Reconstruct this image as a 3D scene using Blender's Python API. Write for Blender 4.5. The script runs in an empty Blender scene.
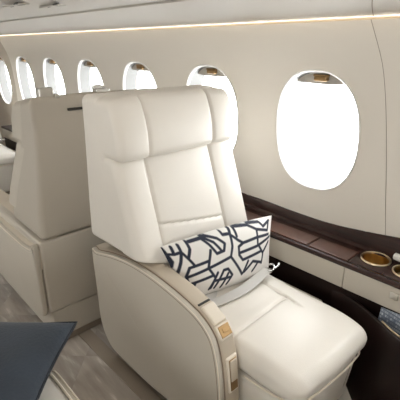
import bpy, math, random
from mathutils import Vector, Matrix
random.seed(4)
S = bpy.context.scene
C = S.collection

# ------------------------------------------------------------------ camera
TH, PH, H = 0.750871, 0.367509, 1.40
ct, st, cp, sp = math.cos(TH), math.sin(TH), math.cos(PH), math.sin(PH)
FW = Vector((ct * cp, -st * cp, -sp)); RT = Vector((-st, -ct, 0)); UP = RT.cross(FW)
cam = bpy.data.cameras.new('camera'); cam.lens = 36; cam.sensor_width = 36; cam.clip_start = .02
co = bpy.data.objects.new('camera', cam); C.objects.link(co)
M3 = Matrix((RT, UP, -FW)).transposed()
co.matrix_world = Matrix.Translation((0, 0, H)) @ M3.to_4x4()
S.camera = co

# ------------------------------------------------------------------ light and exposure
S.view_settings.view_transform = 'Standard'; S.view_settings.look = 'None'
S.view_settings.gamma = 1; S.view_settings.use_curve_mapping = False
S.view_settings.exposure = 0.03
w = bpy.data.worlds.new('sky'); S.world = w; w.use_nodes = True
w.node_tree.nodes['Background'].inputs[0].default_value = (1.0, 1.0, 0.995, 1)
w.node_tree.nodes['Background'].inputs[1].default_value = 13.0
S.cycles.max_bounces = 10; S.cycles.diffuse_bounces = 7; S.cycles.transparent_max_bounces = 12

WX0, WD = 0.930, 0.6525           # first window centre and pitch along the cabin
YC = -0.35                        # cabin centre line
def portal(x, side):
    l = bpy.data.lights.new('window_portal', 'AREA'); l.shape = 'RECTANGLE'; l.size = .42; l.size_y = .55
    l.cycles.is_portal = True
    o = bpy.data.objects.new('window_portal', l); C.objects.link(o)
    y = -1.69 if side < 0 else 2 * YC + 1.69
    o.location = (x, y, 1.05)
    o.rotation_euler = (math.radians(90) * (1 if side < 0 else -1), 0, 0)
for k in range(-3, 5):
    portal(WX0 + WD * k, -1)
for k in (-3, -2, -1, 2, 3):
    portal(WX0 + WD * k, 1)
def lamp(name, loc, size, sy, power, col=(1, .86, .68)):
    l = bpy.data.lights.new(name, 'AREA'); l.shape = 'RECTANGLE'; l.size = size; l.size_y = sy
    l.energy = power; l.color = col
    o = bpy.data.objects.new(name, l); C.objects.link(o); o.location = loc
lamp('unseen_fill_light', (.3, YC, 1.80), 2.6, .5, 5, (1, .92, .82))  # out-of-view fill lamp added to brighten the near cabin

for _y, _r in ((-1.415, -38), (2 * YC + 1.415, 38)):   # cove lamps washing the top of the walls
    lamp('cove_light', (1.8, _y, 1.496), 7.4, .012, .8, (1, .80, .55))
    C.objects[-1].rotation_euler = (math.radians(_r), 0, 0)
# ------------------------------------------------------------------ materials
def mat(name, col, rough=.5, metal=0, bump=0, bscale=400, var=0, vscale=6, coat=0, spec=.5, sheen=0):
    m = bpy.data.materials.new(name); m.use_nodes = True
    nt = m.node_tree; b = nt.nodes['Principled BSDF']
    b.inputs['Base Color'].default_value = (*col, 1); b.inputs['Roughness'].default_value = rough
    b.inputs['Metallic'].default_value = metal; b.inputs['Coat Weight'].default_value = coat
    b.inputs['Coat Roughness'].default_value = .06
    b.inputs['Specular IOR Level'].default_value = spec
    if sheen:
        b.inputs['Sheen Weight'].default_value = sheen
    tc = nt.nodes.new('ShaderNodeTexCoord')
    if bump:
        n = nt.nodes.new('ShaderNodeTexNoise'); n.inputs['Scale'].default_value = bscale
        n.inputs['Detail'].default_value = 3
        nt.links.new(tc.outputs['Object'], n.inputs['Vector'])
        bp = nt.nodes.new('ShaderNodeBump'); bp.inputs['Strength'].default_value = bump
        bp.inputs['Distance'].default_value = .002
        nt.links.new(n.outputs['Fac'], bp.inputs['Height']); nt.links.new(bp.outputs[0], b.inputs['Normal'])
    if var:
        n = nt.nodes.new('ShaderNodeTexNoise'); n.inputs['Scale'].default_value = vscale; n.inputs['Detail'].default_value = 4
        nt.links.new(tc.outputs['Object'], n.inputs['Vector'])
        r = nt.nodes.new('ShaderNodeValToRGB')
        r.color_ramp.elements[0].position = .3; r.color_ramp.elements[1].position = .7
        r.color_ramp.elements[0].color = (*[c * (1 - var) for c in col], 1)
        r.color_ramp.elements[1].color = (*[min(1, c * (1 + var)) for c in col], 1)
        nt.links.new(n.outputs['Fac'], r.inputs[0]); nt.links.new(r.outputs[0], b.inputs['Base Color'])
    return m
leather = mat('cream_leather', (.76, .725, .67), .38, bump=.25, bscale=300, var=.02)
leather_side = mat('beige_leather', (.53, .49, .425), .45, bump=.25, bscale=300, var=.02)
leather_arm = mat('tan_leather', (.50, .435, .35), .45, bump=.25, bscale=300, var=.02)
piping_m = mat('piping', (.74, .67, .57), .45)
stitch_m = mat('stitch_line', (.26, .20, .15), .6)
bronze = mat('dark_bronze', (.30, .19, .09), .35, metal=1)
leather_back = mat('beige_cream_leather', (.70, .65, .57), .45, bump=.25, bscale=300, var=.02)
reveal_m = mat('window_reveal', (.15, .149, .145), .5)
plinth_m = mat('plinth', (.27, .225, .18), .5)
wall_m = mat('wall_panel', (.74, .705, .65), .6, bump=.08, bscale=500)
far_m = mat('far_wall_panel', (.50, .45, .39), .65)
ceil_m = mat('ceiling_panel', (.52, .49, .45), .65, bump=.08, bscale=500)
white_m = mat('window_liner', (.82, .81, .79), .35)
brass = mat('brass', (.62, .43, .20), .28, metal=1)
brass_pale = mat('pale_brass', (.80, .68, .48), .30, metal=1)
chrome = mat('chrome', (.75, .75, .74), .22, metal=1)
steel = mat('brushed_steel', (.60, .58, .54), .4, metal=1)
dark = mat('dark', (.02, .018, .015), .5)
navy = mat('navy_velvet', (.018, .028, .044), .8, bump=.6, bscale=120, var=.18, vscale=9, sheen=.15)
navy_edge = mat('navy_piping', (.012, .015, .022), .8)
belt_m = mat('belt_webbing', (.58, .57, .55), .34, bump=.4, bscale=700)
seam_m = mat('seam_shadow_gap', (.20, .16, .12), .7)
def wood_mat():
    m = mat('gloss_mahogany', (.05, .015, .01), .42, coat=.22, spec=.3)
    nt = m.node_tree; b = nt.nodes['Principled BSDF']
    tc = nt.nodes.new('ShaderNodeTexCoord'); mp = nt.nodes.new('ShaderNodeMapping')
    mp.inputs['Scale'].default_value = (2.2, 26, 26)
    n = nt.nodes.new('ShaderNodeTexNoise'); n.inputs['Scale'].default_value = 3; n.inputs['Detail'].default_value = 6
    r = nt.nodes.new('ShaderNodeValToRGB')
    r.color_ramp.elements[0].position = .3; r.color_ramp.elements[1].position = .75
    r.color_ramp.elements[0].color = (.016, .006, .005, 1); r.color_ramp.elements[1].color = (.036, .012, .009, 1)
    nt.links.new(tc.outputs['Object'], mp.inputs[0]); nt.links.new(mp.outputs[0], n.inputs['Vector'])
    nt.links.new(n.outputs['Fac'], r.inputs[0]); nt.links.new(r.outputs[0], b.inputs['Base Color'])
    return m
wood = wood_mat()
lid_m = mat('brown_lid_veneer', (.085, .034, .024), .28, coat=.3, var=.15, vscale=30)
wood_dark = mat('dark_veneer', (.012, .005, .0045), .35, var=.3, vscale=8, coat=.15, spec=.35)
def floor_mat():
    m = mat('inlaid_stone', (.3, .26, .22), .30)
    nt = m.node_tree; b = nt.nodes['Principled BSDF']; L = nt.links.new; N = nt.nodes.new
    tc = N('ShaderNodeTexCoord')
    def streak(rot, seed):
        mp = N('ShaderNodeMapping'); mp.inputs['Rotation'].default_value = (0, 0, rot)
        mp.inputs['Scale'].default_value = (2.0, 13, 1); mp.inputs['Location'].default_value = (seed, seed, 0)
        n = N('ShaderNodeTexNoise'); n.inputs['Scale'].default_value = 2.2; n.inputs['Detail'].default_value = 7
        L(tc.outputs['Object'], mp.inputs[0]); L(mp.outputs[0], n.inputs['Vector'])
        r = N('ShaderNodeValToRGB'); e = r.color_ramp.elements
        e[0].position = .30; e[0].color = (.26, .225, .195, 1); e[1].position = .60; e[1].color = (.36, .325, .29, 1)
        x = r.color_ramp.elements.new(.70); x.color = (.56, .53, .49, 1)
        L(n.outputs['Fac'], r.inputs[0]); return r
    a, c = streak(math.radians(38), 0), streak(math.radians(-52), 5)
    for e in c.color_ramp.elements: e.color = (*[min(1, v * 1.22) for v in e.color[:3]], 1)
    mp = N('ShaderNodeMapping'); mp.inputs['Rotation'].default_value = (0, 0, math.radians(45))
    ch = N('ShaderNodeTexChecker'); ch.inputs['Scale'].default_value = 3.3
    L(tc.outputs['Object'], mp.inputs[0]); L(mp.outputs[0], ch.inputs['Vector'])
    mx = N('ShaderNodeMix'); mx.data_type = 'RGBA'
    L(ch.outputs['Fac'], mx.inputs[0]); L(a.outputs[0], mx.inputs[6]); L(c.outputs[0], mx.inputs[7])
    L(mx.outputs[2], b.inputs['Base Color'])
    return m
floor_m = floor_mat()
def pane_mat():
    m = bpy.data.materials.new('window_pane'); m.use_nodes = True; nt = m.node_tree
    nt.nodes.remove(nt.nodes['Principled BSDF'])
    t = nt.nodes.new('ShaderNodeBsdfTransparent'); t.inputs[0].default_value = (.97, .98, .98, 1)
    g = nt.nodes.new('ShaderNodeBsdfGlossy'); g.inputs['Roughness'].default_value = .02
    x = nt.nodes.new('ShaderNodeMixShader'); x.inputs[0].default_value = .06
    nt.links.new(t.outputs[0], x.inputs[1]); nt.links.new(g.outputs[0], x.inputs[2])
    nt.links.new(x.outputs[0], nt.nodes['Material Output'].inputs[0]); return m
pane_m = pane_mat()
def shade_mat():
    m = bpy.data.materials.new('window_shade'); m.use_nodes = True; nt = m.node_tree
    b = nt.nodes['Principled BSDF']; b.inputs['Base Color'].default_value = (.5, .47, .43, 1); b.inputs['Roughness'].default_value = .7
    t = nt.nodes.new('ShaderNodeBsdfTranslucent'); t.inputs[0].default_value = (.34, .31, .27, 1)
    x = nt.nodes.new('ShaderNodeMixShader'); x.inputs[0].default_value = .25
    nt.links.new(b.outputs[0], x.inputs[1]); nt.links.new(t.outputs[0], x.inputs[2])
    nt.links.new(x.outputs[0], nt.nodes['Material Output'].inputs[0]); return m
shade_m = shade_mat()
cove_m = bpy.data.materials.new('cove_lamp'); cove_m.use_nodes = True
_b = cove_m.node_tree.nodes['Principled BSDF']
_b.inputs['Base Color'].default_value = (.42, .34, .24, 1)
_b.inputs['Emission Color'].default_value = (1, .72, .42, 1); _b.inputs['Emission Strength'].default_value = .16

# ------------------------------------------------------------------ mesh helpers
XFORM = None; SHZ = .655; SHM = None; LTH = None
class MB:
    def __init__(s): s.v = []; s.f = []
    def add(s, v, f):
        o = len(s.v); s.v += [tuple(p) for p in v]; s.f += [tuple(i + o for i in q) for q in f]
    def build(s, name, m, parent=None, kind=None, smooth=True, label=None):
        me = bpy.data.meshes.new(name)
        org = parent_origin(parent)
        if XFORM: s.v = [XFORM(p) for p in s.v]
        me.from_pydata([(p[0] - org[0], p[1] - org[1], p[2] - org[2]) for p in s.v], [], s.f); me.update()
        import bmesh
        bm = bmesh.new(); bm.from_mesh(me); bmesh.ops.recalc_face_normals(bm, faces=bm.faces); bm.to_mesh(me); bm.free()
        me.materials.append(m)
        if smooth:
            for p in me.polygons: p.use_smooth = True
            me.set_sharp_from_angle(angle=math.radians(50))
        o = bpy.data.objects.new(name, me); C.objects.link(o)
        if parent is not None: o.parent = parent
        if kind: o['kind'] = kind
        if label: o['label'] = label
        return o
def parent_origin(p):
    o = Vector((0, 0, 0))
    while p is not None: o += p.location; p = p.parent
    return o
def thing(name, label, cat, loc=(0, 0, 0), group=None):
    o = bpy.data.objects.new(name, None); C.objects.link(o); o.location = loc; o.empty_display_size = .1
    o['label'] = label; o['category'] = cat
    if group: o['group'] = group
    return o
def rbox(mb, x0, x1, y0, y1, z0, z1, r=.01, cell=.02, warp=None):
    c = ((x0 + x1) / 2, (y0 + y1) / 2, (z0 + z1) / 2); h = (abs(x1 - x0) / 2, abs(y1 - y0) / 2, abs(z1 - z0) / 2)
    r = min(r, min(h) * .98)
    ax = []
    for hh in h:
        inner = hh - r
        nr = 4; n = max(1, int(round(2 * inner / cell)))
        t = [-hh + r * (1 - math.tan(math.radians(45) * (1 - i / nr))) for i in range(nr)]
        t += [-inner + 2 * inner * i / n for i in range(n + 1)]
        t += [-q for q in reversed(t[:nr])]
        ax.append(t)
    ids = {}; V = []; F = []
    def vid(i, j, k):
        if (i, j, k) not in ids:
            p = (ax[0][i], ax[1][j], ax[2][k])
            q = tuple(max(-(h[a] - r), min(h[a] - r, p[a])) for a in range(3))
            d = Vector([p[a] - q[a] for a in range(3)])
            if d.length > 1e-9: d = d.normalized() * r
            P = (c[0] + q[0] + d[0], c[1] + q[1] + d[1], c[2] + q[2] + d[2])
            if warp: P = warp(*P)
            ids[(i, j, k)] = len(V); V.append(P)
        return ids[(i, j, k)]
    n = [len(a) - 1 for a in ax]
    for a in range(3):
        b, d = (a + 1) % 3, (a + 2) % 3
        for e in (0, n[a]):
            for i in range(n[b]):
                for j in range(n[d]):
                    def g(ii, jj):
                        t = [0, 0, 0]; t[a] = e; t[b] = ii; t[d] = jj; return vid(*t)
                    F.append((g(i, j), g(i + 1, j), g(i + 1, j + 1), g(i, j + 1)))
    mb.add(V, F)
def RB(name, m, parent, *a, label=None, kind=None, **k):
    mb = MB(); rbox(mb, *a, **k); return mb.build(name, m, parent, kind=kind, label=label)
def catmull(P, n=6, closed=False):
    P = [Vector(p) for p in P]; out = []; N = len(P)
    rng = range(N) if closed else range(N - 1)
    for i in rng:
        g = lambda j: P[j % N] if closed else P[max(0, min(N - 1, j))]
        a, b, c, d = g(i - 1), g(i), g(i + 1), g(i + 2)
        for s in range(n):
            t = s / n
            out.append(.5 * ((2 * b) + (c - a) * t + (2 * a - 5 * b + 4 * c - d) * t * t + (-a + 3 * b - 3 * c + d) * t ** 3))
    if not closed: out.append(P[-1])
    return out
def tube(mb, pts, r, n=8, closed=False):
    pts = [Vector(p) for p in pts]; N = len(pts); V = []; F = []
    for i, p in enumerate(pts):
        a = pts[(i - 1) % N] if closed or i else p; b = pts[(i + 1) % N] if closed or i < N - 1 else p
        t = (b - a).normalized(); u = t.cross(Vector((.123, .31, .95)))
        if u.length < .1: u = t.cross(Vector((1, 0, 0)))
        u.normalize(); v = t.cross(u)
        for k in range(n):
            q = 2 * math.pi * k / n; V.append(p + u * math.cos(q) * r + v * math.sin(q) * r)
    for i in range(N if closed else N - 1):
        for k in range(n):
            F.append((i * n + k, i * n + (k + 1) % n, ((i + 1) % N) * n + (k + 1) % n, ((i + 1) % N) * n + k))
    if not closed: F += [tuple(range(n)), tuple(range((N - 1) * n, N * n))]
    mb.add(V, F)
def prism(mb, poly, y0, y1, bev=.008, f=None):
    """closed outline in x,z swept in y with rounded edges"""
    P = [Vector((p[0], p[1])) for p in poly]; N = len(P)
    area = sum(P[i].x * P[(i + 1) % N].y - P[(i + 1) % N].x * P[i].y for i in range(N)); sg = 1 if area > 0 else -1
    nrm = []
    for i in range(N):
        t = (P[(i + 1) % N] - P[i - 1]).normalized(); nrm.append(Vector((t.y, -t.x)) * sg)
    rings = []
    for s, q in [(0, 1)] if not bev else [(0, k / 4) for k in range(5)]:
        a = q * math.pi / 2
        rings.append((y0 + (y1 - y0) / abs(y1 - y0) * bev * (1 - math.sin(a)), bev * (1 - math.cos(a)) if False else bev * (1 - math.sin(a + 0)) * 0 + bev * (1 - math.sin(a))))
    rings = []
    sy = 1 if y1 > y0 else -1
    for k in range(5):
        a = k / 4 * math.pi / 2; rings.append((y0 + sy * bev * (1 - math.sin(a)), bev * (1 - math.cos(a))))
    rings.reverse()       # begins on the face (inset bev) and ends at full outline
    rings = [(y0 + sy * bev * (1 - math.cos(k / 4 * math.pi / 2)), bev * (1 - math.sin(k / 4 * math.pi / 2))) for k in range(5)]
    rings += [(y1 - (y - y0), o) for y, o in reversed(rings)]
    V = []; F = []
    for y, o in rings:
        for p, nn in zip(P, nrm):
            q = p - nn * o; V.append((q.x, y, q.y) if f is None else f(q.x, y, q.y))
    for r in range(len(rings) - 1):
        for i in range(N):
            F.append((r * N + i, r * N + (i + 1) % N, (r + 1) * N + (i + 1) % N, (r + 1) * N + i))
    F.append(tuple(range(N))); F.append(tuple(range((len(rings) - 1) * N, len(rings) * N)))
    mb.add(V, F)
def lathe(mb, prof, c, n=40):
    V = []; F = []
    for r, z in prof:
        for k in range(n):
            a = 2 * math.pi * k / n; V.append((c[0] + r * math.cos(a), c[1] + r * math.sin(a), c[2] + z))
    for i in range(len(prof) - 1):
        for k in range(n):
            F.append((i * n + k, i * n + (k + 1) % n, (i + 1) * n + (k + 1) % n, (i + 1) * n + k))
    if prof[0][0] > 1e-4: F.append(tuple(range(n)))
    if prof[-1][0] > 1e-4: F.append(tuple(range((len(prof) - 1) * n, len(prof) * n)))
    mb.add(V, F)
def obb(mb, c, ux, uy, uz, hx, hy, hz, r=.002):
    """rounded box in its own frame"""
    t = MB(); rbox(t, -hx, hx, -hy, hy, -hz, hz, r=r, cell=.05)
    c = Vector(c); ux, uy, uz = Vector(ux).normalized(), Vector(uy).normalized(), Vector(uz).normalized()
    mb.add([c + ux * p[0] + uy * p[1] + uz * p[2] for p in t.v], t.f)
def lerp(T, x):
    if x <= T[0][0]: return T[0][1]
    for (a, b), (c, d) in zip(T, T[1:]):
        if x <= c: return b + (d - b) * (x - a) / (c - a)
    return T[-1][1]
def sm(a, b, x):
    t = max(0, min(1, (x - a) / (b - a))); return t * t * (3 - 2 * t)
def groove(d, w=.0048, depth=.008): return depth * math.exp(-(d / w) ** 2)

# ------------------------------------------------------------------ cabin shell
PROF = catmull([(0.0, -1.30, 0), (.30, -1.46, 0), (.60, -1.545, 0), (.80, -1.553, 0), (1.05, -1.556, 0), (1.30, -1.535, 0), (1.49, -1.455, 0)], 10)
PT = [(p.x, p.y) for p in PROF]
def wy(z): return lerp(PT, z)
Z0, Z1 = .55, 1.485
def side_y(y, side): return y if side < 0 else 2 * YC - y
NR = 64
def oval(t, a, b, n=2.35):
    c_, s_ = math.cos(t), math.sin(t)
    return (a * math.copysign(abs(c_) ** (2 / n), c_), b * math.copysign(abs(s_) ** (2 / n), s_))
WA, WB, WZ = .203, .256, 1.050
LEAN = .05
def wall_bay(mb, cx, side):
    rings = [0, .04, .12, .25, .45, .7, 1]
    V = []; F = []
    hx = WD / 2
    for q in rings:
        for k in range(NR):
            t = 2 * math.pi * k / NR
            ox, oz = oval(t, WA, WB); ox += LEAN * oz
            c_, s_ = math.cos(t), math.sin(t)
            m = max(abs(c_), abs(s_)); rx = hx * c_ / m; rz = s_ / m * ((Z1 - WZ) if s_ > 0 else (WZ - Z0))
            x = ox + (rx - ox) * q; z = oz + (rz - oz) * q
            V.append((cx + x, side_y(wy(WZ + z), side), WZ + z))
    for r in range(len(rings) - 1):
        for k in range(NR):
            F.append((r * NR + k, r * NR + (k + 1) % NR, (r + 1) * NR + (k + 1) % NR, (r + 1) * NR + k))
    mb.add(V, F)
def wall_strip(mb, x0, x1, z0, z1, side, off=0):
    n = max(1, int((z1 - z0) / .03)); V = []; F = []
    for i in range(n + 1):
        z = z0 + (z1 - z0) * i / n; y = side_y(wy(z) + off, side)
        V += [(x0, y, z), (x1, y, z)]
    F = [(2 * i, 2 * i + 1, 2 * i + 3, 2 * i + 2) for i in range(n)]
    mb.add(V, F)
KL = range(-3, 6)
X_A, X_B = WX0 + WD * (-3.5), WX0 + WD * 5.5
for side, nm in ((-1, 'wall_right'), (1, 'wall_left')):
    mb = MB()
    for k in KL:
        if side < 0 or k in (-3, -2, -1, 2, 3): wall_bay(mb, WX0 + WD * k, side)
        else: wall_strip(mb, WX0 + WD * (k - .5), WX0 + WD * (k + .5), Z0, Z1, side)  # unseen left bays made windowless to cut light on the seats
    wall_strip(mb, X_A, X_B, 0, Z0, side)
    mb.build(nm, wall_m, kind='structure')
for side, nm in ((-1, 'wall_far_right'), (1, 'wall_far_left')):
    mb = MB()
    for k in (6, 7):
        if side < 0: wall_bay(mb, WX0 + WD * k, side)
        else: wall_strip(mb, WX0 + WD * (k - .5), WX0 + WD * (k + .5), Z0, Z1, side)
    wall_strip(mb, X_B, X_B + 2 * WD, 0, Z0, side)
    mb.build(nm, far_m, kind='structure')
XE = X_B + 2 * WD
# ceiling: lower panel, crown
CP = catmull([(-1.475, 1.497, 0), (-1.30, 1.525, 0), (-1.12, 1.560, 0)], 5)
CU = catmull([(-1.12, 1.566, 0), (-.95, 1.600, 0), (-.78, 1.66, 0), (-.60, 1.78, 0), (-.35, 1.83, 0)], 6)
def ceil_sheet(name, pr_, m=ceil_m, x0=X_A, x1=XE):
    for side in (-1, 1):
        mb = MB(); V = []
        for p in pr_: V += [(x0, side_y(p.x, side), p.y), (x1, side_y(p.x, side), p.y)]
        mb.add(V, [(2 * i, 2 * i + 1, 2 * i + 3, 2 * i + 2) for i in range(len(pr_) - 1)])
        mb.build(name, m, kind='structure')
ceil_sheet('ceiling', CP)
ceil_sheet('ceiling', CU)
for side in (-1, 1):   # step between the two ceiling panels
    mb = MB(); rbox(mb, X_A, XE, side_y(-1.122, side), side_y(-1.112, side), 1.559, 1.567, r=.002, cell=3)
    mb.build('trim_1', ceil_m, kind='structure')
    mb = MB(); ya, yb = side_y(-1.480, side), side_y(-1.466, side)
    mb.add([(X_A, yb, 1.478), (XE, yb, 1.478), (XE, ya, 1.502), (X_A, ya, 1.502)], [(0, 1, 2, 3)])
    mb.build('trim_2', cove_m, kind='structure', smooth=False)
mb = MB(); mb.add([(X_A, -2.0, 0), (XE, -2.0, 0), (XE, 1.3, 0), (X_A, 1.3, 0)], [(0, 1, 2, 3)])
mb.build('floor', floor_m, kind='structure', smooth=False)
def endwall(name, x, m):
    mb = MB(); o = [(x, y, z) for z, y in PT] + [(x, p.x, p.y) for p in CP] + [(x, p.x, p.y) for p in CU]
    o += [(x, 2 * YC - p[1], p[2]) for p in reversed(o)]
    mb.add(o, [tuple(range(len(o)))]); mb.build(name, m, kind='structure', smooth=False)
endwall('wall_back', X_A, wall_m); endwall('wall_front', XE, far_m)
# panel joints on the near wall: thin dark gaps
def joint(x, name='trim_3', xs=.002):
    mb = MB(); n = 24; V = []
    for i in range(n + 1):
        z = .62 + (1.485 - .62) * i / n; y = wy(z) + .0012
        xx = lerp([(.62, .55), (.70, .561), (1.14, .631), (1.35, .667), (1.50, .703)], z) + x
        V += [(xx - xs / 2, y, z), (xx + xs / 2, y, z)]
    mb.add(V, [(2 * i, 2 * i + 1, 2 * i + 3, 2 * i + 2) for i in range(n)]); mb.build(name, seam_m, kind='structure')
joint(0)
mb = MB(); V = []
for p in CP: V += [(.70 - (p.y - 1.497) * 2.6, p.x, p.y - .0015), (.703 - (p.y - 1.497) * 2.6, p.x, p.y - .0015)]
mb.add(V, [(2 * i, 2 * i + 1, 2 * i + 3, 2 * i + 2) for i in range(len(CP) - 1)]); mb.build('trim_4', seam_m, kind='structure')
# seat track strip along the floor
RB('trim_5', plinth_m, None, -.8, 4.6, -.755, -.688, 0, .006, r=.003, cell=2, kind='structure')

# ------------------------------------------------------------------ windows
def ovalring(cx, side, s, off):
    V = []
    for k in range(NR):
        t = 2 * math.pi * k / NR; ox, oz = oval(t, WA * s, WB * s); ox += LEAN * oz
        V.append((cx + ox, side_y(wy(WZ + oz) - off, side), WZ + oz))
    return V
def window(n, cx, side):
    mb = MB()
    def shell(steps):
        mb = MB(); V = []
        for s, o in steps: V += ovalring(cx, side, s, o)
        F = []
        for r in range(len(steps) - 1):
            for k in range(NR): F.append((r * NR + k, r * NR + (k + 1) % NR, (r + 1) * NR + (k + 1) % NR, (r + 1) * NR + k))
        mb.add(V, F); return mb
    wd = shell([(1.025, .003), (1.018, -.004), (1.0, -.006), (.985, -.003), (.972, .012)]).build('window_%d' % n, white_m, kind='structure')
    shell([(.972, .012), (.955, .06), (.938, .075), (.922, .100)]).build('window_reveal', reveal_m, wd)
    for nm, s, o in (('inner_pane', .950, .068), ('outer_pane', .926, .094)):
        mb = MB(); mb.add(ovalring(cx, side, s, o), [tuple(range(NR))]); mb.build(nm, pane_m, wd, smooth=False)
    # shade drawn a little way down, with its brass pull
    mb = MB(); s = .957; zc = WZ + WB * .80; V = []; rows = []
    ks = [k for k in range(NR) if oval(2 * math.pi * k / NR, WA * s, WB * s)[1] + WZ > zc]
    top = []
    for k in ks:
        ox, oz = oval(2 * math.pi * k / NR, WA * s, WB * s); top.append((ox + LEAN * oz, WZ + oz))
    xm = max(abs(p[0]) for p in top)
    for off in (.040, .046):
        for x, z in top: V.append((cx + x, side_y(wy(z) - off, side), z))
        for x, z in top: V.append((cx + x, side_y(wy(z) - off, side), zc - .006 * (1 - (x / xm) ** 2)))
    m_ = len(top); F = []
    for b in (0, 2 * m_):
        for i in range(m_ - 1): F.append((b + i, b + i + 1, b + m_ + i + 1, b + m_ + i))
    for i in range(m_ - 1): F.append((m_ + i, m_ + i + 1, 3 * m_ + i + 1, 3 * m_ + i))
    mb.add(V, F); mb.build('window_shade', shade_m, wd)
    mb = MB(); y = side_y(wy(1.275) - .024, side)
    rbox(mb, cx - .030, cx + .030, y - .014, y + .014, 1.262, 1.284, r=.007, cell=.02)
    rbox(mb, cx - .036, cx + .036, y - .006, y + .010, 1.280, 1.290, r=.004, cell=.02)
    mb.build('shade_handle', bronze, wd)
n = 0
for side in (-1, 1):
    for k in list(KL) + [6, 7]:
        if side > 0 and k not in (-3, -2, -1, 2, 3): continue
        n += 1; window(n, WX0 + WD * k, side)

# ------------------------------------------------------------------ side ledge
LX0, LX1 = -.9, 4.55
led = thing('side_ledge', 'glossy dark mahogany ledge with cream leather front running below the windows', 'ledge', (1.0, -1.42, 0))
mb = MB(); rbox(mb, LX0, .360, -1.545, -1.372, .585, .607, r=.001, cell=.5); rbox(mb, .616, LX1, -1.545, -1.372, .585, .607, r=.001, cell=.5)
rbox(mb, LX0, LX1, -1.373, -1.352, .585, .607, r=.007, cell=.5)
WELLS = ((.548, -1.470, .054, .482, .616), (.423, -1.455, .048, .360, .482))
for wx, wyy, r_, xa, xb in WELLS:
    V = []; n_ = 48
    for k in range(n_):
        a = 2 * math.pi * (k + .5) / n_; V.append((wx + r_ * math.cos(a), wyy + r_ * math.sin(a), .607))
    for k in range(n_):
        a = 2 * math.pi * (k + .5) / n_; c_, s_ = math.cos(a), math.sin(a)
        q = min(((xb - wx) if c_ > 0 else (wx - xa)) / abs(c_), ((-1.372 - wyy) if s_ > 0 else (wyy + 1.545)) / abs(s_))
        V.append((wx + q * c_, wyy + q * s_, .607))
    mb.add(V, [(k, (k + 1) % n_, n_ + (k + 1) % n_, n_ + k) for k in range(n_)])
mb.build('countertop', wood, led)
mb = MB(); V = []
TOPZ = [(p.x, p.y) for p in catmull([(-.9, .712, 0), (.20, .708, 0), (.42, .700, 0), (.60, .676, 0), (.80, .655, 0), (1.0, .654, 0), (1.32, .662, 0), (2.5, .664, 0), (4.6, .664, 0)], 6)]
xs = [LX0 + (LX1 - LX0) * i / 160 for i in range(161)]
for x in xs:
    zt = lerp(TOPZ, x)
    V += [(x, -1.512, .606), (x, -1.534, .616), (x, -1.541, zt - .006), (x, -1.546, zt), (x, -1.560, zt)]
F = [(5 * i + j, 5 * i + 5 + j, 5 * i + 6 + j, 5 * i + 1 + j) for i in range(160) for j in range(4)]
mb.add(V, F); mb.build('backsplash', wood, led)
# hinged lids on the top
for a, b in ((.80, 1.08), (.615, .795), (1.085, 1.40), (.245, .40), (1.72, 2.3), (2.9, 3.6)):
    RB('lid', lid_m, led, a + .002, b - .002, -1.468, -1.368, .606, .6125, r=.003, cell=.3, label='glossy brown lid')
# cream front panels
for a, b in ((-.9, .20), (.20, .6185), (.6205, 1.25), (1.252, 2.2), (2.202, 3.2), (3.202, 4.55)):
    RB('front_panel', leather_side, led, a, b, -1.40, -1.360, .488, .586, r=.004, cell=.4, label='cream leather front panel')
RB('lower_panel', wood_dark, led, LX0, LX1, -1.44, -1.366, 0, .486, r=.003, cell=.6, label='dark wood lower panel')
# brass lined wells
def well(x, y, r, lab):
    mb = MB(); V = [(r * .94, -.002), (r * .96, .004), (r * 1.03, .006), (r * 1.08, .003), (r * 1.08, 0), (r * .96, -.004)]
    t_ = MB(); lathe(t_, V, (x, y, .607), 48); t_.f = t_.f[:-2]; mb.add(t_.v, t_.f)
    rim = mb.build('cup_holder', brass_pale, led, label=lab)
    mb = MB(); lathe(mb, [(r * .95, .002), (r * .93, -.05), (r * .85, -.056), (.0001, -.056)], (x, y, .607), 48); mb.f = [q for q in mb.f if len(q) == 4]
    mb.build('well_lining', brass, rim)
well(WELLS[0][0], WELLS[0][1], WELLS[0][2], 'wide brass lined cup holder')
well(WELLS[1][0], WELLS[1][1], WELLS[1][2], 'smaller brass cup holder with a ring inside')
mb = MB(); lathe(mb, [(.034, 0), (.034, .030), (.030, .032), (.026, .030), (.022, .006), (.0001, .006)], (.423, -1.455, .560), 32); mb.build('coaster_ring', brass_pale, led)
# magazine pocket bulging out of the lower panel
path = catmull([(.66, -1.366, 0), (.57, -1.352, 0), (.50, -1.322, 0), (.44, -1.293, 0), (.34, -1.245, 0), (.16, -1.215, 0), (-.2, -1.21, 0), (-.7, -1.21, 0)], 6)
mb = MB(); V = []; F = []
prof = [(0, .0), (0, .455), (.003, .462), (.010, .464), (.016, .460), (.018, .452), (.018, .36), (.09, .355)]
for i, p in enumerate(path):
    t = (path[min(i + 1, len(path) - 1)] - path[max(i - 1, 0)]).normalized(); nn = Vector((t.y, -t.x, 0))
    if nn.y > 0: nn = -nn
    for o, z in prof: q = p + nn * o; V.append((q.x, q.y, z))
k = len(prof)
F = [(k * i + j, k * i + k + j, k * i + k + 1 + j, k * i + 1 + j) for i in range(len(path) - 1) for j in range(k - 1)]
mb.add(V, F); pk = mb.build('magazine_pocket', wood_dark, led, label='bulging gloss magazine pocket')
mb = MB(); tube(mb, [(p.x, p.y - .022, .461) for p in path[19:34]], .004, 8); mb.build('pocket_trim', brass_pale, pk)
RB('wall_socket', steel, led, .405, .435, -1.3605, -1.355, .535, .565, r=.004, cell=.05, label='small grey metal socket')

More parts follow.
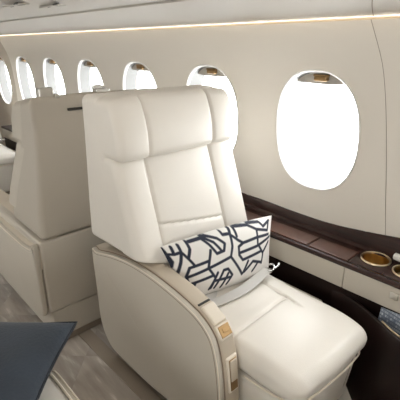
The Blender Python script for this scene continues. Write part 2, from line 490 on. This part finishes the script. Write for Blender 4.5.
mg = thing('magazine', 'blue grey printed magazine tucked into the ledge pocket', 'magazine', (.40, -1.37, .44))
def mag_mat():
    m = mat('printed_cover', (.14, .17, .22), .35); nt = m.node_tree; b = nt.nodes['Principled BSDF']
    tc = nt.nodes.new('ShaderNodeTexCoord'); n_ = nt.nodes.new('ShaderNodeTexBrick'); n_.inputs['Scale'].default_value = 75
    n_.inputs['Color1'].default_value = (.10, .13, .19, 1); n_.inputs['Color2'].default_value = (.45, .50, .56, 1)
    n_.inputs['Mortar'].default_value = (.12, .15, .21, 1); n_.inputs['Mortar Size'].default_value = .05
    nt.links.new(tc.outputs['Object'], n_.inputs['Vector']); nt.links.new(n_.outputs[0], b.inputs['Base Color']); return m
mb = MB(); obb(mb, (.325, -1.3435, .430), (1, .05, 0), (0, -.26, 1), (-.05, 1, .26), .128, .060, .002, .0015)
mb.build('cover', mag_mat(), mg)
mb = MB(); obb(mb, (.327, -1.3475, .429), (1, .05, 0), (0, -.26, 1), (-.05, 1, .26), .126, .058, .002, .001)
mb.build('pages', white_m, mg)

bt = thing('handset', 'black handset with white end lying on the ledge beside the cup holder', 'handset', (.47, -1.50, .61))
mb = MB(); u = Vector((-.86, .10, .0)).normalized()
def cyl(mb, a, b, r0, r1, n=20):
    a, b = Vector(a), Vector(b); t = (b - a).normalized(); p = t.cross(Vector((0, 0, 1))).normalized(); q = t.cross(p); V = []
    for c, r in ((a, r0), (b, r1)):
        for k in range(n):
            g = 2 * math.pi * k / n; V.append(c + p * math.cos(g) * r + q * math.sin(g) * r)
    mb.add(V, [(k, (k + 1) % n, n + (k + 1) % n, n + k) for k in range(n)] + [tuple(range(n)), tuple(range(n, 2 * n))])
cyl(mb, (.492, -1.510, .628), (.450, -1.500, .631), .014, .015); mb.build('end_cap', white_m, bt, label='white end cap')
mb = MB(); cyl(mb, (.450, -1.500, .631), (.30, -1.46, .634), .017, .017); mb.build('grip', dark, bt)

# ------------------------------------------------------------------ the cream seats
ARM = [(1.462, .565), (1.42, .574), (1.30, .606), (1.164, .629), (1.036, .632), (.922, .622), (.850, .610), (.785, .593), (.738, .566), (.705, .525),
       (.682, .444), (.669, .327), (.668, .20), (.70, .125), (.80, .105), (.944, .10), (1.08, .085), (1.305, .086), (1.388, .109), (1.445, .20), (1.455, .38)]
arm_outline = [(p.x, p.y) for p in catmull([(a, b, 0) for a, b in ARM], 5, closed=True)]
def xf(z):    # front of the backrest at a given height
    return lerp([(.40, 1.00), (.60, 1.065), (.70, 1.098), (.85, 1.148), (1.0, 1.200), (1.25, 1.25)], z)
def make_main(label):
    t = thing('cabin_seat', label, 'seat', (1.0, -1.01, 0), None)
    make_arm(t); make_upper(t); make_belt(t)
    return t
def make_arm(t):
    RB('base', plinth_m, t, .66, 1.40, -1.25, -.765, 0, .13, r=.02, cell=.2)
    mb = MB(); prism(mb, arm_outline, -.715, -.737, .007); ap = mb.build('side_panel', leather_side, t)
    mb = MB()
    up = arm_outline[0:62]
    tube(mb, [(x, -.7165, z + .0005) for x, z in [(q[0], q[1]) for q in inset(arm_outline, .0045)[0:62]]], .0024, 6)
    mb.build('piping', piping_m, ap)
    mb = MB(); tube(mb, [(x, -.7152, z) for x, z in inset(arm_outline, .013)[0:62]], .0014, 6); mb.build('stitching', stitch_m, ap, label='dark stitch line')
    # arm pad with rounded crown
    pad = inset(arm_outline, -.004)
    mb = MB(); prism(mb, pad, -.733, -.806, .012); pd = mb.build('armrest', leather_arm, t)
    mb = MB(); tube(mb, [(x, -.7345, z) for x, z in inset(arm_outline, -.001)[0:62]], .0022, 6); mb.build('stitching', stitch_m, pd, label='dark stitch line')
    # latch recesses on the falling front of the armrest
    def fr(s):
        P = [Vector((x, 0, z)) for x, z in pad]; i = min(range(len(P)), key=lambda j: (P[j].x - s[0]) ** 2 + (P[j].z - s[1]) ** 2)
        tt = (P[i + 1] - P[i - 1]).normalized(); nn = Vector((tt.z, 0, -tt.x)); 
        if nn.x > 0: nn = -nn
        return P[i], tt, nn
    Y = Vector((0, 1, 0)); yc = Vector((0, -.772, 0))
    p, tt, nn = fr((.812, .602)); 
    mb = MB(); obb(mb, p + yc - nn * .001, tt, Y, nn, .004, .026, .004, .002); mb.build('slot', dark, pd)
    p, tt, nn = fr((.766, .585)); mb = MB(); obb(mb, p + yc - nn * .001, tt, Y, nn, .036, .027, .008, .006); mb.build('armrest_cap', piping_m, pd, label='small cream leather cap')
    p, tt, nn = fr((.716, .54))
    mb = MB(); obb(mb, p + yc - nn * .003, tt, Y, nn, .026, .030, .008, .006); rc = mb.build('latch_recess', piping_m, pd)
    mb = MB(); obb(mb, p + yc + nn * .0035, tt, Y, nn, .019, .023, .003, .002); mb.build('recess_well', bronze, pd)
    mb = MB(); obb(mb, p + yc + nn * .006 + Y * -.004 - tt * .003, tt, Y, nn, .009, .015, .002, .002); mb.build('latch', bronze, pd, label='brass latch')
    p, tt, nn = fr((.677, .40))
    mb = MB(); obb(mb, p + yc - nn * .003, tt, Y, nn, .068, .024, .008, .007); mb.build('control_frame', piping_m, pd)
    mb = MB(); obb(mb, p + yc + nn * .0035, tt, Y, nn, .060, .017, .004, .004); mb.build('control_well', bronze, pd)
    mb = MB(); obb(mb, p + yc + nn * .0065 - tt * .017, tt, Y, nn, .040, .015, .004, .004); mb.build('control_flap', leather_arm, pd, label='tan control flap')
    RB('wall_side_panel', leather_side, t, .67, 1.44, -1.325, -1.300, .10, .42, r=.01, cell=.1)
def make_upper(t):
    # cushion
    YL, YR, YS = -.812, -1.262, -1.160
    def cw(x, y, z):
        top = sm(.40, .47, z)
        # crown of the cushion
        zz = z
        zz += top * (.012 * math.sin(math.pi * max(0, min(1, (y - YR) / (YL - YR)))) ** .6 )
        if x < .62: zz -= top * .024 * ((.62 - x) / .20) ** 2
        if x > .78: zz += top * .02 * (x - .78) / .25
        # panels
        g = 0
        if x > .55: g += groove(y - YS - .02 * sm(.8, .6, x)) * sm(.64, .72, x)
        g += groove(x - .735 + .03 * (y + 1.0)) * sm(YS - .01, YS + .01, y)
        g += groove(x - .872 + .02 * (y + 1.0), .006, .006) * sm(YS - .01, YS + .01, y)
        zz -= top * g
        # rounded plan corners
        f = max(0, (.56 - x) / .14)
        yy = y; ym = (YL + YR) / 2
        yy = ym + (y - ym) * (1 - .10 * f * f)
        bl = .012 * math.exp(-((x - .80) / .3) ** 2)
        if x < .60: x += (1 - sm(.37, .44, z)) * .006 * (.60 - x) / .17 + .012 * sm(-1.05, -.84, y) * (.60 - x) / .17
        return (x, yy, zz)
    mb = MB(); rbox(mb, .432, 1.06, YR, YL, .365, .472, r=.042, cell=.0062, warp=cw); cu = mb.build('seat_cushion', leather, t)
    mb = MB()
    e = [(.66, -.812, .372), (.54, -.822, .372), (.480, -.850, .370), (.455, -.91, .368), (.443, -1.05, .368), (.442, -1.15, .368), (.455, -1.215, .370), (.53, -1.258, .372), (.66, -1.272, .374), (1.0, -1.274, .376)]
    tube(mb, catmull(e, 5), .0035, 6); mb.build('piping', piping_m, cu)
    # apron and leg rest under the cushion
    def lw(x, y, z):
        f = max(0, (.56 - x) / .12); ym = -1.05
        return (x + (.36 - z) * .12 + (.01 * sm(-1.05, -.84, y) if x < .6 else 0), ym + (y - ym) * (1 - .10 * f * f), z)
    mb = MB(); rbox(mb, .462, .95, -1.268, -.818, .09, .364, r=.035, cell=.02, warp=lw); lr = mb.build('leg_rest', leather, t)
    for y in (-1.215, -.875):
        mb = MB(); tube(mb, [(lw(.462, y, z)[0] + .01 * sm(-1.05, -.84, y) + (.001 if z > .12 else .01), lw(.44, y, z)[1], z) for z in (.10, .2, .3, .35)], .003, 6)
        mb.build('seam', leather_side, lr)
    # backrest
    BL, BR = -.703, -1.312
    S1, S2 = -.827, -1.158
    def bw(x, y, z):
        # x in 0(front)..0.10(back)
        fr_ = 1 - sm(.0, .05, x)
        v = z
        yl = -.806 + (.103) * sm(.62, .67, z); k = (y - BR) / (BL - BR)
        yy = BR + (yl - BR) * k
        s = .02 * (z - .85)
        g = groove(y - S1 + s) + groove(y - S2 + s * .6)
        if S2 < y < S1: g += groove(z - .742 + (y + 1.0) * -.16)
        puff = 0
        for a, b in ((BR, S2), (S2, S1), (S1, BL)):
            if a <= y <= b: puff = .010 * math.sin(math.pi * (y - a) / (b - a)) ** .7
        dep = x if x < .05 else x
        edge = .02 * abs((y + 1.007) / .305) ** 4
        return (xf(z) + x + fr_ * (g - puff - .010) + edge * 0 , yy, z)
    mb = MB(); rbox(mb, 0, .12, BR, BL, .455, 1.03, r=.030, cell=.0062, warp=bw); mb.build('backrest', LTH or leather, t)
    def sw(x, y, z):
        xx = xf(z) + .05 + x / .30 * (1.44 - .05 - .045 * sm(.6, 1.25, z) - xf(z))
        return (xx, y, z + (.03 * (xx - 1.2) * -1 if z < .8 else 0))
    mb = MB(); rbox(mb, 0, .30, -1.309, -.7038, SHZ, 1.236, r=.028, cell=.03, warp=sw); mb.build('back_shell', SHM or leather, t)
    # headrest
    def hw(x, y, z):
        fr_ = 1 - sm(.03, .10, x); ytop = y
        s = .0
        g = groove(y + .832, .005, .008) + groove(y + 1.150, .005, .008)
        puff = 0
        for a, b in ((-1.31, -1.150), (-1.150, -.832), (-.832, -.69)):
            if a <= y <= b: puff = .008 * math.sin(math.pi * (y - a) / (b - a)) ** .7
        xo = 1.160 + (z - 1.0) * .16
        bulge = .022 * math.sin(math.pi * max(0, min(1, (z - .99) / .245))) ** .8
        xx = xo + x * (1 - .18 * sm(1.1, 1.24, z)) + fr_ * (g - puff - bulge)
        zz = z - sm(1.15, 1.22, z) * (.035 * sm(.02, .22, x) * 0 + groove(y + .832, .005, .006) + groove(y + 1.150, .005, .006))
        k = abs((y + 1.01) / .31)
        zz -= sm(1.1, 1.23, z) * .016 * k ** 3
        xx += fr_ * .008 * k ** 4
        zz -= .03 * (xx - 1.17) * sm(1.1, 1.0, z)
        return (xx, y, zz)
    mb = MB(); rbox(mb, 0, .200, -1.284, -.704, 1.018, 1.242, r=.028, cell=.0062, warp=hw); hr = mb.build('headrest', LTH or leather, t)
def make_belt(t):
    # seat belt
    def ribbon(pts, wv, th=.003):
        P = catmull(pts, 8); mb = MB(); V = []; N = len(P)
        for i, p in enumerate(P):
            w_ = Vector(wv[0]).lerp(Vector(wv[1]), i / (N - 1)); tt = (P[min(i + 1, N - 1)] - P[max(i - 1, 0)]).normalized()
            w_ = (w_ - tt * w_.dot(tt)).normalized() * .019; nn = w_.cross(tt).normalized() * th
            V += [p - w_ - nn, p + w_ - nn, p + w_ + nn, p - w_ + nn]
        F = []
        for i in range(N - 1):
            for j in range(4): F.append((4 * i + j, 4 * i + (j + 1) % 4, 4 * i + 4 + (j + 1) % 4, 4 * i + 4 + j))
        F += [(0, 1, 2, 3), tuple(range(4 * N - 4, 4 * N))]
        mb.add(V, F); return mb
    b1 = ribbon([(.900, -.86, .492), (.875, -.96, .500), (.866, -1.04, .505), (.870, -1.12, .512), (.876, -1.195, .528)], ((1, .1, .15), (.8, 0, .6))).build('seat_belt', belt_m, t)
    b2 = ribbon([(.955, -.96, .499), (.925, -.92, .496), (.905, -.86, .497), (.90, -.822, .49)], ((1, .1, .15), (.8, 0, .4))).build('seat_belt', belt_m, t)
    mb = MB()
    tube(mb, [(.885 + .020 * math.cos(a), -1.225 + .030 * math.sin(a), .515 - .01 * math.sin(a)) for a in [i * math.pi / 8 for i in range(16)]], .004, 8, closed=True)
    obb(mb, (.876, -1.205, .526), (1, 0, 0), (0, 1, .1), (0, 0, 1), .022, .010, .004)
    tube(mb, [(.875, -1.25, .51), (.872, -1.275, .515), (.878, -1.288, .52)], .005, 8)
    mb.build('buckle', chrome, b1, label='chrome belt buckle')
    mb = MB(); obb(mb, (.925, -1.095, .512), (1, .2, 0), (-.2, 1, 0), (0, 0, 1), .016, .018, .006); mb.build('buckle', steel, b2)
def inset(poly, o):
    P = [Vector(p) for p in poly]; N = len(P); out = []
    area = sum(P[i].x * P[(i + 1) % N].y - P[(i + 1) % N].x * P[i].y for i in range(N)); sg = 1 if area > 0 else -1
    for i in range(N):
        t = (P[(i + 1) % N] - P[i - 1]).normalized(); n_ = Vector((t.y, -t.x)) * sg; q = P[i] - n_ * o; out.append((q.x, q.y))
    return out
main = make_main('large cream leather seat with seat belt and patterned cushion beside the largest window')
def copy_tree(o, parent=None):
    c = o.copy(); C.objects.link(c); c.parent = parent
    for ch in list(o.children): copy_tree(ch, c)
    return c
far = copy_tree(main); far.location = (main.location.x + 3.4, main.location.y, 0)
far['label'] = 'farthest cream seat, mostly hidden past the turned-away seat back'

# seat facing away, back to back with the main one
rs = thing('cabin_seat', 'cream leather seat seen from behind, its leather coloured darker for shade, with a dark slot and metal latches on its back', 'seat', (2.0, -.85, 0))
SHZ, SHM = .592, mat('shaded_back_leather', (.47, .43, .37), .45, bump=.25, bscale=300, var=.02)  # main seat's cream leather, darkened to hold the shade on this back
LTH = leather_side  # headrest and backrest get a darker leather for the same shade
def XFORM(p):
    d = 1.42 - p[0]; dd = d * 1.12 if d < .35 else d + .042
    lo = 1 - sm(.6, 1.15, p[2])
    return (1.61 + dd + .045 * lo, p[1] + .098 + .035 * lo, p[2] - .022 * sm(.7, 1.1, p[2]) - .16 * max(0, min(.2, d)) * sm(1.1, 1.2, p[2]))
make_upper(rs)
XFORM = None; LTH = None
bk = [c for c in rs.children if c.name.startswith('back_shell')][0]
mb = MB(); obb(mb, (1.630, -.795, 1.150), (1, 0, 0), (0, 1, 0), (0, 0, 1), .006, .036, .0055, .003); mb.build('pull_slot', dark, bk, label='narrow dark slot')
mb = MB(); rbox(mb, 1.645, 1.685, -.715, -.655, 1.195, 1.243, r=.007, cell=.03); rbox(mb, 1.635, 1.68, -.735, -.715, 1.20, 1.214, r=.004, cell=.03)
mb.build('latch', steel, bk, label='brushed metal latch')
mb = MB(); rbox(mb, 1.635, 1.68, -.970, -.905, 1.208, 1.224, r=.003, cell=.03); rbox(mb, 1.65, 1.67, -.95, -.90, 1.222, 1.236, r=.003, cell=.03)
tube(mb, [(1.64, -.955, 1.225), (1.66, -.93, 1.240), (1.67, -.905, 1.235)], .003)
mb.build('latch', chrome, bk, label='chrome latch')
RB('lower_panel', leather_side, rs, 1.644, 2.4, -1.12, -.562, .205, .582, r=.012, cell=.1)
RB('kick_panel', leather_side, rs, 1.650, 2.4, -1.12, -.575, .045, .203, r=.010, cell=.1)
RB('base', plinth_m, rs, 1.66, 2.4, -1.10, -.62, 0, .06, r=.01, cell=.2)
ro = catmull([(1.656, .568, 0), (1.70, .545, 0), (1.80, .530, 0), (2.0, .528, 0), (2.2, .530, 0), (2.42, .52, 0), (2.55, .44, 0), (2.58, .3, 0), (2.55, .16, 0), (2.3, .150, 0), (2.0, .155, 0), (1.80, .165, 0), (1.70, .175, 0), (1.662, .22, 0), (1.658, .36, 0)], 5, closed=True)
ro = [(p.x, p.y) for p in ro]
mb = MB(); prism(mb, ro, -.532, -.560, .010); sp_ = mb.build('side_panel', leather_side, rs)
mb = MB(); tube(mb, [(x, -.534, z) for x, z in inset(ro, .006)[0:34]], .0028, 6); tube(mb, [(x, -.5335, z) for x, z in inset(ro, .018)[0:34]], .0018, 6); mb.build('piping', piping_m, sp_)
def aw(x, y, z):
    t_ = (-.548 - y) / .09
    return (x, y, z + .075 * t_ if z > .5 else z)
mb = MB(); rbox(mb, 1.655, 2.44, -.655, -.550, .44, .538, r=.012, cell=.03, warp=aw); mb.build('armrest', leather_arm, rs)

# ------------------------------------------------------------------ near corner: the seat the blue pillow lies on
ns = thing('lounge_seat', 'cream leather seat end with double piping under the blue pillow', 'seat', (.5, 0, 0))
def ang(x, y, z): return (x, y - .02 * sm(.75, 1.0, 1.0 - (x - .0)) * 0, z)
RB('base', plinth_m, ns, .16, .90, -.24, .36, 0, .10, r=.02, cell=.2)
oa = catmull([(.10, .50, 0), (.50, .505, 0), (.80, .505, 0), (.93, .500, 0), (.965, .465, 0), (.965, .36, 0), (.95, .15, 0), (.85, .08, 0), (.4, .08, 0), (.12, .10, 0), (.08, .3, 0)], 6, closed=True)
oa = [(p.x, p.y) for p in oa]
mb = MB(); prism(mb, oa, -.308, -.288, .006); p_ = mb.build('side_panel', leather_side, ns)
mb = MB(); prism(mb, inset(oa, -.003), -.287, -.215, .012); mb.build('armrest', leather, ns)
mb = MB(); tube(mb, [(x, -.289, z) for x, z in inset(oa, -.004)], .0035, 6, closed=True); tube(mb, [(x, -.304, z + .001) for x, z in inset(oa, .001)], .003, 6, closed=True)
mb.build('piping', piping_m, p_)
RB('seat_cushion', leather, ns, .18, .93, -.212, .37, .30, .47, r=.04, cell=.05)
RB('backrest', leather, ns, -.30, -.10, -.30, .40, .10, 1.10, r=.05, cell=.05)

ns.location.x += .03; ns.location.y -= .012
# ------------------------------------------------------------------ pillows
def pillow(A, B, Cc, D, T, nu, nv, pinch=.04, pw=2.4, wr=0, back=1, pv=None):
    """A(u0,v0) B(u1,v0) Cc(u1,v1) D(u0,v1); returns a function (u,v,side)->point"""
    A, B, Cc, D = map(Vector, (A, B, Cc, D))
    nrm = (B - A).cross(D - A).normalized()
    def f(u, v, s):
        uu = .5 + (u - .5) * (1 - pinch * math.sin(math.pi * v)); vv = .5 + (v - .5) * (1 - (pinch if pv is None else pv) * math.sin(math.pi * u))
        p = A * (1 - uu) * (1 - vv) + B * uu * (1 - vv) + Cc * uu * vv + D * (1 - uu) * vv
        b = max(0, (1 - abs(2 * u - 1) ** pw) * (1 - abs(2 * v - 1) ** pw)) ** .55
        h = T * b * (1 if s > 0 else back)
        if wr: h += wr * b * math.sin(9 * u + 6 * v) * math.sin(7 * v - 3 * u + 1)
        return p + nrm * h * s
    return f
def pillow_mesh(f, nu, nv):
    mb = MB(); V = []; uv = []; F = []; idx = {}
    for s in (1, -1):
        for i in range(nu + 1):
            for j in range(nv + 1):
                edge = i in (0, nu) or j in (0, nv)
                if edge and s == -1: idx[(i, j, s)] = idx[(i, j, 1)]; continue
                idx[(i, j, s)] = len(V); V.append(f(i / nu, j / nv, s)); uv.append((i / nu, j / nv, s))
        for i in range(nu):
            for j in range(nv): F.append(tuple(idx[q] for q in ((i, j, s), (i + 1, j, s), (i + 1, j + 1, s), (i, j + 1, s))))
    mb.add(V, F); return mb, uv
PC = dict(A=(.985, -.815, .495), B=(.900, -1.245, .498), C=(.968, -1.335, .705), D=(1.055, -.785, .712))
PT_ = .075
STROKES = [[(0.0,0.975),(0.008,0.863),(0.017,0.725),(0.0,0.637),(0.0,0.7)],[(0.0,0.8),(0.0,0.637)],[(0.008,0.863),(0.05,0.838),(0.1,0.85)],[(0.058,0.963),(0.05,0.85)],[(0.108,0.963),(0.1,0.85),(0.125,0.725),(0.15,0.6)],[(0.175,0.975),(0.167,0.863),(0.125,0.725)],[(0.1,0.85),(0.067,0.7),(0.0,0.438)],[(0.192,0.963),(0.275,0.963),(0.333,0.975)],[(0.283,0.963),(0.317,0.85),(0.35,0.688),(0.417,0.7),(0.442,0.8),(0.4,0.9),(0.342,0.963),(0.3,0.988)],[(0.308,0.95),(0.358,0.863),(0.392,0.725)],[(0.308,0.762),(0.275,0.625),(0.25,0.5)],[(0.108,0.575),(0.267,0.613)],[(0.108,0.575),(0.067,0.438),(0.075,0.312)],[(0.067,0.425),(0.258,0.5),(0.467,0.575)],[(0.075,0.3),(0.275,0.362)],[(0.25,0.5),(0.3,0.312),(0.258,0.15)],[(0.125,0.312),(0.092,0.175)],[(0.467,0.575),(0.5,0.725),(0.517,0.9),(0.542,1.0)],[(0.517,0.9),(0.567,0.787),(0.608,0.725)],[(0.458,0.975),(0.458,0.925),(0.517,0.912)],[(0.575,0.975),(0.567,0.85)],[(0.292,0.138),(0.383,0.4),(0.425,0.4),(0.467,0.275),(0.417,0.138)],[(0.242,0.138),(0.325,0.388)],[(0.358,0.113),(0.425,0.325)],[(0.608,0.725),(0.767,0.738),(0.925,0.713)],[(0.592,0.988),(0.7,0.963),(0.775,0.863),(0.908,0.787),(0.933,0.925)],[(0.717,0.988),(0.825,0.963),(0.858,0.875),(0.942,0.938)],[(0.775,0.863),(0.767,0.625),(0.833,0.438),(0.817,0.275)],[(0.608,0.725),(0.558,0.688),(0.55,0.562),(0.583,0.463)],[(0.558,0.588),(0.758,0.6),(0.95,0.662)],[(0.583,0.463),(0.808,0.487)],[(0.467,0.575),(0.517,0.412),(0.575,0.225)],[(0.642,0.412),(0.583,0.237)],[(0.6,0.25),(0.7,0.375),(0.817,0.287)],[(0.7,0.2),(0.767,0.325)],[(0.842,0.463),(0.925,0.588)],[(0.3,0.263),(0.442,0.25)]]   #@STROKES@
LW = .0060
fp = pillow(PC['A'], PC['B'], PC['C'], PC['D'], PT_, 0, 0, pinch=.05, back=.4, pv=-.07)
lp = thing('lumbar_pillow', 'white lumbar pillow with navy interlocking line pattern on the big seat', 'pillow', (.97, -1.05, .60))
mb, uv = pillow_mesh(fp, 230, 110)
o = mb.build('cover', white_m, lp)
W_, H_ = .55, .245
att = o.data.color_attributes.new('pattern', 'FLOAT_COLOR', 'POINT')
for i, (u, v, s) in enumerate(uv):
    d = 1
    for L_ in STROKES:
        for (a, b), (c, e) in zip(L_, L_[1:]):
            ax_, ay_, bx_, by_ = a * W_, b * H_, c * W_, e * H_; px, py = u * W_, v * H_
            dx, dy = bx_ - ax_, by_ - ay_; q = max(0, min(1, ((px - ax_) * dx + (py - ay_) * dy) / (dx * dx + dy * dy + 1e-12)))
            d = min(d, math.hypot(px - ax_ - q * dx, py - ay_ - q * dy))
    k = 1 - max(0, min(1, (d - LW + .0012) / .0024))
    att.data[i].color = (k, k, k, 1)
pm = mat('printed_cotton', (.8, .78, .75), .85, bump=.5, bscale=500)
nt = pm.node_tree; an = nt.nodes.new('ShaderNodeAttribute'); an.attribute_name = 'pattern'
mx = nt.nodes.new('ShaderNodeMix'); mx.data_type = 'RGBA'
mx.inputs[6].default_value = (.80, .78, .76, 1); mx.inputs[7].default_value = (.014, .020, .042, 1)
nt.links.new(an.outputs['Fac'], mx.inputs[0]); nt.links.new(mx.outputs[2], nt.nodes['Principled BSDF'].inputs['Base Color'])
o.data.materials[0] = pm

bp_ = thing('throw_pillow', 'dark slate blue velvet pillow lying on the near seat end', 'pillow', (.98, -.10, .56))
fb = pillow((.995, -.412, .610), (1.33, -.10, .60), (1.00, .22, .60), (.662, -.10, .60), .055, 0, 0, pinch=.07, pw=2.2, wr=.004)
mb, uv = pillow_mesh(fb, 50, 50)
cv = mb.build('cover', navy, bp_)
mb = MB(); E_ = [fb(i / 24, 0, 1) for i in range(24)] + [fb(1, i / 24, 1) for i in range(24)] + [fb(1 - i / 24, 1, 1) for i in range(24)] + [fb(0, 1 - i / 24, 1) for i in range(24)]
tube(mb, E_, .004, 6, closed=True); mb.build('piping', navy_edge, cv)

# ------------------------------------------------------------------ ceiling fittings
def fitting(cx, cy, cz, lab):
    t = thing('air_vent', lab, 'vent', (cx, cy, cz), 'overhead service vents')
    return t
for (x, y, z, lab) in ((2.42, -.905, 1.607, 'grey ceiling vent nearer the aisle with a dark diagonal slit'), (2.16, -1.0, 1.594, 'pale ceiling vent plate beside the diagonal slit vent')):
    t = thing('air_vent', lab, 'vent', (x, y, z))
    sl = .2
    mb = MB(); obb(mb, (x, y, z), (1, 0, 0), (0, 1, -sl), (0, sl, 1), .11, .036, .004, .003); pl = mb.build('plate', ceil_m, t)
    mb = MB(); obb(mb, (x - .02, y + .018, z - .003), (1, -.25, 0), (.25, 1, -sl), (0, sl, 1), .12, .008, .003, .002); mb.build('slit', dark, pl)
    mb = MB(); obb(mb, (x - .06, y - .018, z - .003), (1, 0, 0), (0, 1, -sl), (0, sl, 1), .06, .014, .003, .002); mb.build('louvre', steel, pl)
